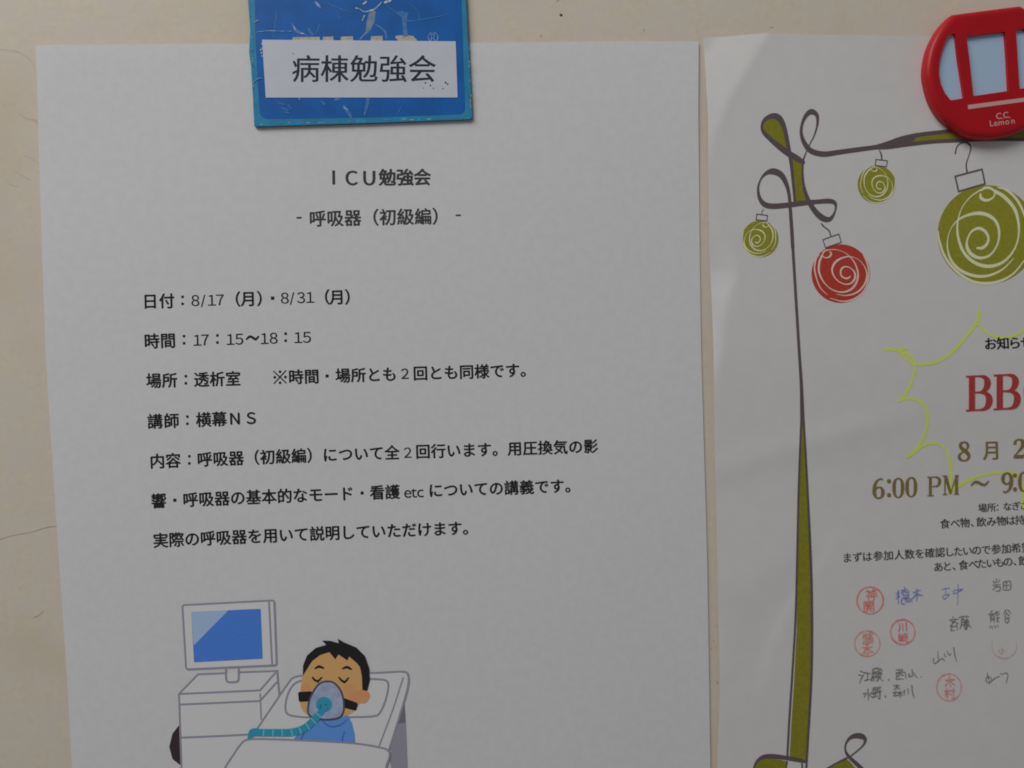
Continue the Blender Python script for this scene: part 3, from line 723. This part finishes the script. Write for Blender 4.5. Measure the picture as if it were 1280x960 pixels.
mincho(run('まずは参加人数を確認したいので参加希望', [1058.8, 1071.4, 1083.8, 1097.3, 1110.4, 1123.6, 1136.7, 1149.4, 1161.9, 1174.8, 1186.6, 1197.7, 1209, 1220.6, 1232.2, 1245, 1257.7, 1270, 1282.6], 697, 684.2), 13.0, -.058)
mincho(run('あと、食べたいもの、飲', [1172.7, 1183.8, 1196, 1204, 1216.4, 1227, 1238.3, 1249.2, 1259.8, 1272, 1279], 708.6, 700.6), 12.9, -.06)

# stamps and signatures on the poster
def stamp(cx, cy, rx, ry, chars, m, wid, em, a0=0.0, a1=2*math.pi, dx=0.0):
    def f(mb):
        full = a1-a0 > 6.2
        n = 26
        pts = []
        for i in range(n if full else n+1):
            t = a0+(a1-a0)*i/n
            wv = 1.12*wid*(1+0.25*math.sin(t*2.3+cx)) * (1 if full else math.sin(math.pi*(i+.6)/(n+1.2))**0.6)
            pts.append((cx+rx*math.cos(t), cy+ry*math.sin(t), wv))
        mb.stroke(pts, m, closed=full, n=3)
        for ch, x, y in chars: put(mb, ch, cx+x, cy+y, em, m, -.07, 1.0, ((.4, 0.1), (-.2, .2)), warp=.35)
    part('name_stamp', poster, f, 'R', 0.10)
stamp(1087.6, 750.4, 16.4, 16.8, [('神', 1.8, -7.4), ('開', -1.6, 7.2)], M_st[0], 1.5, 15.6)
stamp(1128.4, 790, 15.2, 15.6, [('川', 0, -6.6), ('崎', .2, 7)], M_st[1], 1.7, 13.6)
stamp(1084, 804.4, 15.8, 15.8, [('藤', .6, -6.2), ('本', .2, 7.6)], M_st[2], 1.4, 15.2)
stamp(1186.2, 859, 15.4, 16.8, [('木', 1.0, -7.0), ('村', .6, 7.4)], M_st[3], 1.4, 14.6)
stamp(1255.2, 806.6, 15.6, 16.2, [('小', -3.4, 6.4)], M_st[4], 1.2, 9.0, -0.45, 3.55)
def sign(name_strokes, ox, oy, sc, m, wd, label=None):
    def f(mb):
        for k, st in enumerate(name_strokes):
            p = []
            for i, (x, y) in enumerate(st):
                t = i/max(1, len(st)-1)
                p.append((ox+x/sc, oy+y/sc, wd*(1.3-0.5*t*t)*(0.85+0.3*random.random())))
            if len(p) == 2:
                a, b = p
                p = [a, ((a[0]+b[0])/2+(b[1]-a[1])*.05, (a[1]+b[1])/2-(b[0]-a[0])*.05, wd), b]
            mb.stroke(p, m, n=4)
    part('signature', poster, f, 'R', 0.10, label)
sign([[(575,165),(620,150)],[(600,125),(605,200),(604,285)],[(600,175),(575,230)],[(605,180),(625,205)],[(640,125),(720,115)],[(675,85),(690,120)],[(640,150),(735,140)],[(680,120),(645,175)],[(690,140),(735,175)],[(660,180),(720,180),(715,205),(660,210)],[(650,220),(640,280),(680,290)],[(650,220),(730,215),(740,260),(725,262)],[(685,235),(715,232),(712,258),(685,260)],[(785,150),(870,120)],[(825,110),(828,180),(825,255)],[(820,165),(780,215),(750,235),(770,260)],[(830,165),(880,185),(895,180)],[(795,190),(860,180)]], 1060, 725, 9.6, M_blue_pen, 1.15, 'blue pen signature')
def f(mb):
    for p in ([(1177.6, 737, .9), (1182, 735.6, 1.1), (1187, 735.4, .9)], [(1182.4, 736, .8), (1182, 740, .9), (1181, 744, .8)], [(1178.6, 744.6, 1), (1178.8, 747.6, 1.1), (1180.6, 749, 1), (1184.4, 745.6, 1), (1186.6, 743, 1), (1182.4, 743.4, .9), (1178.8, 745, .8)],
              [(1191.4, 741.6, 1), (1192, 738.4, 1), (1197, 737.2, 1.1), (1203, 736.4, 1.4), (1200, 738.6, 1.1), (1195.8, 741, 1), (1191.4, 742.2, 1)], [(1197.6, 730.6, .9), (1197.4, 742, 1.1), (1196.8, 756, .6)]):
        mb.stroke(p, M_blue_pen)
part('signature', poster, f, 'R', 0.10, 'blue pen signature')
sign([[(715,90),(720,115),(775,105)],[(745,75),(745,110)],[(775,80),(775,105)],[(710,145),(790,135)],[(745,140),(705,195)],[(735,165),(785,160),(780,205),(735,205)],[(820,110),(815,195)],[(820,110),(895,100),(895,190),(815,195)],[(820,150),(890,145)],[(855,108),(852,190)]], 1160, 715, 8.725, M_pencil, 1.0, None)
sign([[(270,490),(280,515)],[(235,525),(330,515)],[(300,520),(240,590)],[(260,540),(330,560)],[(255,575),(250,640)],[(310,570),(320,630)],[(255,600),(315,590)],[(250,640),(290,635)],[(345,495),(445,485)],[(375,480),(375,510)],[(420,478),(415,505)],[(365,520),(350,620)],[(365,520),(395,520),(395,610)],[(365,550),(395,545)],[(365,580),(395,575)],[(405,530),(440,525)],[(400,550),(450,545)],[(425,515),(420,560),(400,590)],[(425,555),(470,605)],[(425,570),(420,625)],[(400,600),(440,590)],[(405,625),(445,580)]], 1160, 715, 8.725, M_pencil, 1.2, None)
sign([[(700,420),(680,460),(735,450)],[(660,465),(700,455)],[(680,480),(680,550)],[(680,480),(720,475),(720,550)],[(685,505),(720,500)],[(685,525),(720,520)],[(745,430),(745,470),(780,455)],[(770,430),(750,445)],[(755,490),(755,540),(775,535)],[(775,495),(757,510)],[(675,590),(672,610)],[(695,590),(700,615)],[(725,585),(735,610)],[(755,585),(768,600)],[(845,415),(820,460)],[(870,415),(905,455)],[(855,445),(835,490)],[(855,450),(890,480)],[(840,510),(880,500),(870,550),(845,545),(840,512)]], 1160, 715, 8.725, M_pencil, 1.1, None)
def f(mb):
    for p in ([(1167.2, 822.4, 1), (1166.6, 827, 1.2), (1168.8, 829.4, 1.3), (1172.4, 826.8, 1.2), (1177, 823.2, 1.1), (1179, 824, 1), (1180.8, 826, 1)], [(1172.4, 814, .8), (1172.6, 820, 1), (1172.8, 826, .8)],
              [(1180, 816.6, .9), (1181.4, 820.6, 1), (1182.6, 820.2, .9)], [(1184.4, 814, .9), (1185.4, 818, 1.1), (1187.6, 818.6, 1), (1188.4, 816.6, .7)], [(1192.2, 809.6, 1.5), (1193, 816, 1.3), (1194.6, 823, 1.1), (1196, 827, .6)]):
        mb.stroke(p, M_pencil)
part('signature', poster, f, 'R', 0.10)
sign([[(165,415),(215,435)],[(140,465),(180,475)],[(205,465),(175,520),(155,575)],[(215,437),(300,450)],[(260,450),(250,530)],[(225,540),(315,525)],[(330,390),(400,375),(395,420),(330,425)],[(330,390),(325,480),(310,545)],[(340,450),(400,440)],[(370,430),(370,490)],[(335,495),(410,485)],[(345,510),(335,545)],[(385,505),(400,540)],[(415,385),(410,430)],[(415,385),(445,390),(440,430)],[(400,450),(445,440),(420,500),(375,550)],[(405,470),(430,510),(465,545)],[(543,528),(548,534)]], 1060, 800, 10.66, M_pencil, 1.35, None)
sign([[(640,400),(730,395)],[(645,440),(640,525)],[(640,440),(755,430),(770,510)],[(685,400),(680,470),(655,490)],[(715,400),(710,460),(740,470)],[(640,525),(740,520)],[(815,450),(815,490),(870,470)],[(850,390),(855,480)],[(880,440),(900,480),(925,500)],[(973,490),(978,493)]], 1060, 800, 10.66, M_pencil, 1.15, None)
sign([[(265,650),(268,720),(270,800)],[(205,715),(240,710),(215,760)],[(330,690),(285,730),(320,755)],[(335,640),(335,690),(390,685),(385,630),(335,640)],[(335,660),(390,655)],[(360,640),(360,760)],[(330,720),(395,710)],[(325,765),(400,745)],[(405,630),(435,625),(410,660)],[(400,690),(445,680)],[(425,680),(420,780),(400,770)],[(495,745),(505,765)]], 1060, 800, 10.66, M_pencil, 1.2, None)
sign([[(605,610),(690,605)],[(655,600),(655,665)],[(645,625),(610,665)],[(660,630),(690,650)],[(600,705),(660,695)],[(630,680),(630,745)],[(630,710),(605,745)],[(670,705),(730,695)],[(695,680),(695,765)],[(690,710),(660,745)],[(700,715),(725,740)],[(610,745),(660,735)],[(750,670),(745,730)],[(795,650),(800,720)],[(850,605),(860,700),(880,770)]], 1060, 800, 10.66, M_pencil, 1.15, None)
def f(mb):
    for p in ([(1234, 841, 1), (1234.8, 845.6, 1.3), (1237, 851.4, 1.2), (1237.6, 853.4, 1)], [(1236, 845, 1), (1232.6, 848, 1.1), (1233.2, 852, 1.1), (1236.6, 853.6, 1.2), (1239.6, 851, 1.1), (1238.6, 847, 1), (1236, 846.6, .8)],
              [(1239, 852, .9), (1244, 847.6, 1.1), (1249, 845.4, 1.2)], [(1250.6, 841.4, .9), (1252.4, 843, 1), (1255.4, 841.6, 1.1), (1258.6, 841.4, 1.2), (1259.8, 844.6, 1.1), (1258.6, 850, 1), (1257.6, 854, .6)]):
        mb.stroke(p, M_pencil)
part('signature', poster, f, 'R', 0.10)

# ------------------------------------------------------------------ blue magnet plate
def PL(*p): return [(290+q[0]/4, q[1]/4) + ((q[2]/4,) if len(q) > 2 else ()) for q in p]
HT, HB = 1.40e-3, 0.62e-3
def magnet():
    poly = PL((78, -10), (90, 150), (84, 260), (94, 330), (103, 480), (110, 628), (118, 634), (700, 616), (1190, 598), (1204, 590), (1196, 430), (1184, 220), (1172, -10), (1152, -330), (1140, -342), (70, -342), (60, -330))
    mb = MB()
    top = [W(x, y, HT) for x, y in poly]
    n = len(top)
    b1 = [(p[0], p[1]+0.00022, p[2]) for p in top]
    cen = np.mean(np.array(top), axis=0)
    ins = [tuple(np.array(p)+(cen-np.array(p))*0.006) for p in top]
    bot = [(p[0], -HB, p[2]) for p in top]
    mb.raw(ins, [tuple(range(n))], M_border)
    for lo, up, m in ((b1, ins, M_border), (bot, b1, M_edge)):
        mb.raw(list(up)+list(lo), [(i, (i+1) % n, n+(i+1) % n, n+i) for i in range(n)], m)
    mb.raw(bot, [tuple(reversed(range(n)))], M_edge)
    root = mb.build('magnet_plate')
    def mk(name, fn, base, parent=root, label=None):
        q = MB(None, base, HT); fn(q); return q.build(name, parent, label)
    panel = PL((108, -300), (116, 150), (122, 300), (135, 520), (140, 570), (152, 588), (180, 596), (700, 588), (1140, 572), (1160, 562), (1166, 540), (1158, 300), (1148, 0), (1128, -300))
    mk('colour_panel', lambda q: q.fill(panel, M_plate), 0.01)
    def f(q):
        for xs in ((300, 440, 438), (452, 508, 508), (542, 606, 606), (692, 754, 754)):
            y = 186-0.012*(xs[0]-300)
            q.fill(PL((xs[0]+3, y), (xs[1]-2, y-2), (xs[1], 215), (xs[0], 215)), M_cream)
        q.fill(PL((815, 185), (822, 178), (870, 176), (905, 180), (925, 200), (925, 215), (830, 215), (828, 200)), M_cream)
    mk('printed_letters', f, 0.02)
    def f(q):
        q.stroke(PL(*[(1005+24*math.cos(2*math.pi*i/20), 186+24*math.sin(2*math.pi*i/20), 4) for i in range(20)]), M_scr, closed=True, n=2)
        q.stroke(PL((996, 202), (996, 172), (1008, 172), (1013, 180), (1006, 188), (998, 188)), M_scr, 0.9, smooth=False); q.stroke(PL((1005, 188), (1014, 202)), M_scr, 0.9, smooth=False)
    mk('registered_mark', f, 0.02)
    def f(q):
        q.fill(PL((685, 62), (718, 52), (714, 108), (694, 146), (668, 156), (674, 108)), M_torn)
        q.stroke(PL((690, 146, 10), (664, 170, 9), (640, 195, 6)), M_torn)
        q.fill(PL((822, 60), (850, 54), (884, 66), (876, 78), (872, 120), (880, 182), (858, 184), (852, 120), (846, 80)), M_smear)
        q.stroke(PL((722, 125, 8), (748, 140, 9), (766, 160, 12), (772, 192, 8)), M_smear)
        q.stroke(PL((300, 120, 8), (318, 150, 16), (345, 166, 12), (375, 176, 8)), M_smear)
        q.stroke(PL((380, 140, 5), (392, 158, 14), (406, 176, 8)), M_smear)
        q.stroke(PL((440, 112, 3), (432, 140, 6), (418, 172, 4)), M_smear)
        q.stroke(PL((227, 40, 2), (220, 90, 5), (212, 152, 4)), M_smear)
        q.stroke(PL((208, 160, 3), (206, 186, 5)), M_smear)
        q.stroke(PL((525, 52, 2), (532, 76, 4), (540, 90, 3)), M_smear)
        q.stroke(PL((460, 8, 2), (540, 44, 4), (610, 66, 3)), M_smear)
        q.stroke(PL((770, 22, 2), (830, 70, 4), (880, 104, 5), (960, 96, 4), (1060, 76, 3), (1095, 62, 2)), M_smear)
        q.stroke(PL((890, 20, 2), (930, 60, 3), (940, 110, 2)), M_smear)
        q.stroke(PL((680, 488, 18), (674, 530, 16), (662, 572, 9)), M_smear)
        q.stroke(PL((560, 530, 12), (580, 560, 16), (606, 606, 9)), M_smear)
        q.stroke(PL((520, 498, 18), (542, 494, 8)), M_smear); q.stroke(PL((448, 508, 8), (462, 520, 14)), M_smear)
        q.stroke(PL((862, 510, 2), (842, 545, 4), (824, 574, 3)), M_smear)
        for p in (((232, 514, 6), (262, 522, 9)), ((252, 540, 10), (280, 552, 8)), ((262, 560, 6), (290, 566, 5)), ((280, 524, 4), (296, 546, 5))): q.stroke(PL(*p), M_smear)
        q.stroke(PL((124, 160, 3), (180, 154, 5), (250, 156, 4), (300, 156, 3)), M_scr)
        q.stroke(PL((415, 8, 6), (428, 22, 14), (442, 42, 5)), M_scr)
        q.stroke(PL((330, 488, 3), (340, 496, 5)), M_scr)
        q.stroke(PL((560, 538, 5), (574, 546, 8)), M_scr_glint)
        q.stroke(PL((620, 40, 7), (640, 46, 3), (660, 58, 6), (690, 54, 10), (715, 44, 7), (738, 22, 5), (748, 10, 3)), M_scr_glint)
        q.stroke(PL((658, 18, 10), (670, 10, 12)), M_scr_glint); q.stroke(PL((765, 12, 12), (785, 4, 16), (798, -4, 8)), M_scr_glint)
        q.stroke(PL((652, 102, 5), (662, 78, 7)), M_scr_glint); q.stroke(PL((310, 132, 4), (316, 146, 5)), M_scr_glint)
        q.stroke(PL((345, 166, 4), (358, 168, 6)), M_scr_glint)
        q.stroke(PL((110, 112, 3), (130, 100, 5)), M_scr)
        for x, y in ((148, 216), (150, 240), (142, 246), (150, 278), (146, 262)): q.stroke(PL((x, y, 5), (x+3, y+5, 6)), M_scr_glint)  # bright glints of light, painted as white flecks left of the label
        q.stroke(PL((104, 412, 4), (124, 396, 6), (146, 390, 4)), M_scr)
    mk('scratches_and_glints', f, 0.03)
    def f(q):
        random.seed(3)
        for i in range(26):
            t = random.random(); x = 120+t*1070; y = 626-t*34-random.random()*8
            q.stroke(PL((x, y, 2+3*random.random()), (x+6+14*random.random(), y-1, 2+2*random.random())), random.choice([M_cream, M_scr, M_torn]))
        for i in range(14):
            t = random.random(); x = 88+t*22+random.random()*6; y = 60+t*560
            q.stroke(PL((x, y, 3), (x+2, y+6, 2+2*random.random())), random.choice([M_cream, M_scr, M_edge]))
        for i in range(10):
            t = random.random(); x = 1176+t*24-random.random()*5; y = 60+t*510
            q.stroke(PL((x, y, 3), (x+1, y+8, 2+2*random.random())), random.choice([M_cream, M_scr]))
    mk('worn_edge', f, 0.02)
    def f(q):
        p = [(327.6, 49.6), (569.6, 51.6), (572, 121.8), (332.2, 122)]
        t = [W(x, y, HT+0.15e-3) for x, y in p]
        bq = [(a[0], -HT-0.00001, a[2]) for a in t]
        q.raw(t, [(0, 1, 2, 3)], M_label)
        q.raw(t+bq, [(i, (i+1) % 4, 4+(i+1) % 4, 4+i) for i in range(4)], M_label)
    lab = mk('paper_label', f, 0.0)
    def f(q):
        for ch, x in zip('病棟勉強会', (382.3, 418.2, 454.8, 491.2, 527.6)): put(q, ch, x, 85.6, 36.2, M_labelink, .004, 1.0, ((.5, 0), (-.3, .2)))
        for x, y, r in ((967, 414, 4), (992, 427, 4), (1007, 441, 3), (958, 440, 2.5), (1068, 413, 4.5), (1078, 420, 4), (1055, 443, 3), (306, 268, 2.5), (318, 390, 2)): q.disc(290+x/4, y/4, r/4, M_labelink)
    mk('lettering', f, 0.18, lab)
    return root
tag(magnet(), 'scratched blue rectangular magnet plate with white paper label, holding the left notice', 'magnet')

# ------------------------------------------------------------------ red badge magnet
def K(*p): return [(1120+q[0]/5.3333, q[1]/5.3333) + ((q[2]/5.3333,) if len(q) > 2 else ()) for q in p]
BT, BB_ = 5.6e-3, 1.05e-3
def badge():
    poly = [p[:2] for p in spline([(345, 122), (366, 104), (398, 95), (600, 68), (800, 43), (836, 47), (878, 80), (940, 150), (1000, 240), (1045, 360), (1058, 490), (1040, 620), (985, 740), (900, 835), (800, 890),
             (700, 918), (620, 926), (540, 921), (460, 903), (380, 850), (300, 778), (240, 680), (206, 570), (194, 470), (215, 340), (262, 230), (310, 160)], 6, True)[:-1]]
    n = len(poly)
    mb = MB()
    front = [np.array(W(x, y, BT-1.2e-3)) for x, y in K(*poly)]
    cen = np.mean(front, axis=0)
    def ring(inset, h):
        out = []
        for p in front:
            v = cen-p; L = np.linalg.norm(v)
            q = p + v/L*inset
            out.append((q[0], -h, q[2]))
        return out
    prof = [(0.0006, BB_), (0.0001, BB_+0.6e-3), (0, BT-2.0e-3), (0.0001, BT-1.3e-3), (0.0004, BT-0.75e-3), (0.0009, BT-0.32e-3), (0.0016, BT-0.08e-3), (0.0024, BT)]
    rings = [ring(*p) for p in prof]
    for lo, hi in zip(rings, rings[1:]):
        mb.raw(lo+hi, [(i, (i+1) % n, n+(i+1) % n, n+i) for i in range(n)], M_red)
    mb.raw(rings[0], [tuple(reversed(range(n)))], M_red)
    holes_px = [
        [p[:2] for p in K((384, 220), (352, 236), (326, 285), (303, 350), (289, 425), (287, 490), (298, 555), (325, 618), (364, 668), (410, 662), (455, 653), (438, 540), (416, 400), (396, 228))],
        [p[:2] for p in K((470, 244), (490, 400), (516, 640), (640, 622), (752, 606), (742, 400), (728, 210), (600, 226))],
        [p[:2] for p in K((800, 200), (812, 400), (824, 592), (866, 586), (912, 540), (942, 450), (946, 380), (924, 300), (880, 215), (850, 190))]]
    def xz(px, h): p = W(px[0], px[1], h); return (p[0], p[2])
    outer = [(p[0], p[2]) for p in rings[-1]]
    holes = [[xz(p, BT) for p in inset_round(hp, 1.6, 3)] for hp in holes_px]
    loops = [[Vector((x, z, 0)) for x, z in l] for l in [outer]+holes]
    flat = [v for l in loops for v in l]
    mb.raw([(v.x, -BT, v.y) for v in flat], [tuple(t) for t in tessellate_polygon(loops)], M_red)
    DEP = 1.1e-3
    for hl in holes:
        k = len(hl)
        mb.raw([(x, -BT, z) for x, z in hl]+[(x, -BT+DEP+0.1e-3, z) for x, z in hl], [(i, (i+1) % k, k+(i+1) % k, k+i) for i in range(k)], M_red)
    root = mb.build('badge_magnet')
    me = root.data                                     # smooth only the rounded rim
    for p in me.polygons: p.use_smooth = len(p.vertices) == 4 and abs(p.normal.y) < 0.995
    for hl in holes:
        q = MB(); q.raw([(x, -BT+DEP, z) for x, z in hl], [tuple(range(len(hl)))], M_pane); q.build('window_pane', root)
    q = MB(None, 0.03, BT); q.fill(K((478, 700), (880, 648), (884, 674), (482, 728)), M_stripe); q.build('stripe', root)
    q = MB(None, 0.03, BT)
    def word(s, x0, x1, y0, y1, em, sx):
        vs = []
        adv = (x1-x0)/(len(s)-1)
        for i, ch in enumerate(s):
            px, py = K((x0+adv*i, y0+(y1-y0)*i/(len(s)-1)))[0]
            put(q, ch, px, py, em, M_badgeink, -.12, sx, ((.2, 0), (0, .15)), latin=True)
    for ch, x, y in (('C', 684, 771), ('.', 709, 772), ('C', 731, 764), ('.', 755, 766)):
        px, py = K((x, y))[0]; put(q, ch, px, py, 10.6, M_badgeink, -.12, 1, ((.25, 0), (0, .2)), latin=True)
    for ch, x, y in (('L', 638, 819), ('e', 662, 818), ('m', 695, 814), ('o', 732, 809), ('n', 782, 803)):
        pass
    for ch, x, y in (('L', 637, 820), ('e', 664, 817), ('m', 700, 812), ('o', 740, 807), ('n', 778, 802)):
        px, py = K((x, y))[0]; put(q, ch, px, py, 10.4, M_badgeink, -.12, 1, ((.25, 0), (0, .2)), latin=True)
    q.build('lettering', root)
    return root
tag(badge(), 'red round plastic magnet with light blue windows, holding the right poster', 'magnet')

bpy.data.objects.remove(_fo)
for o in bpy.data.objects:
    if '_c' in o: del o['_c']
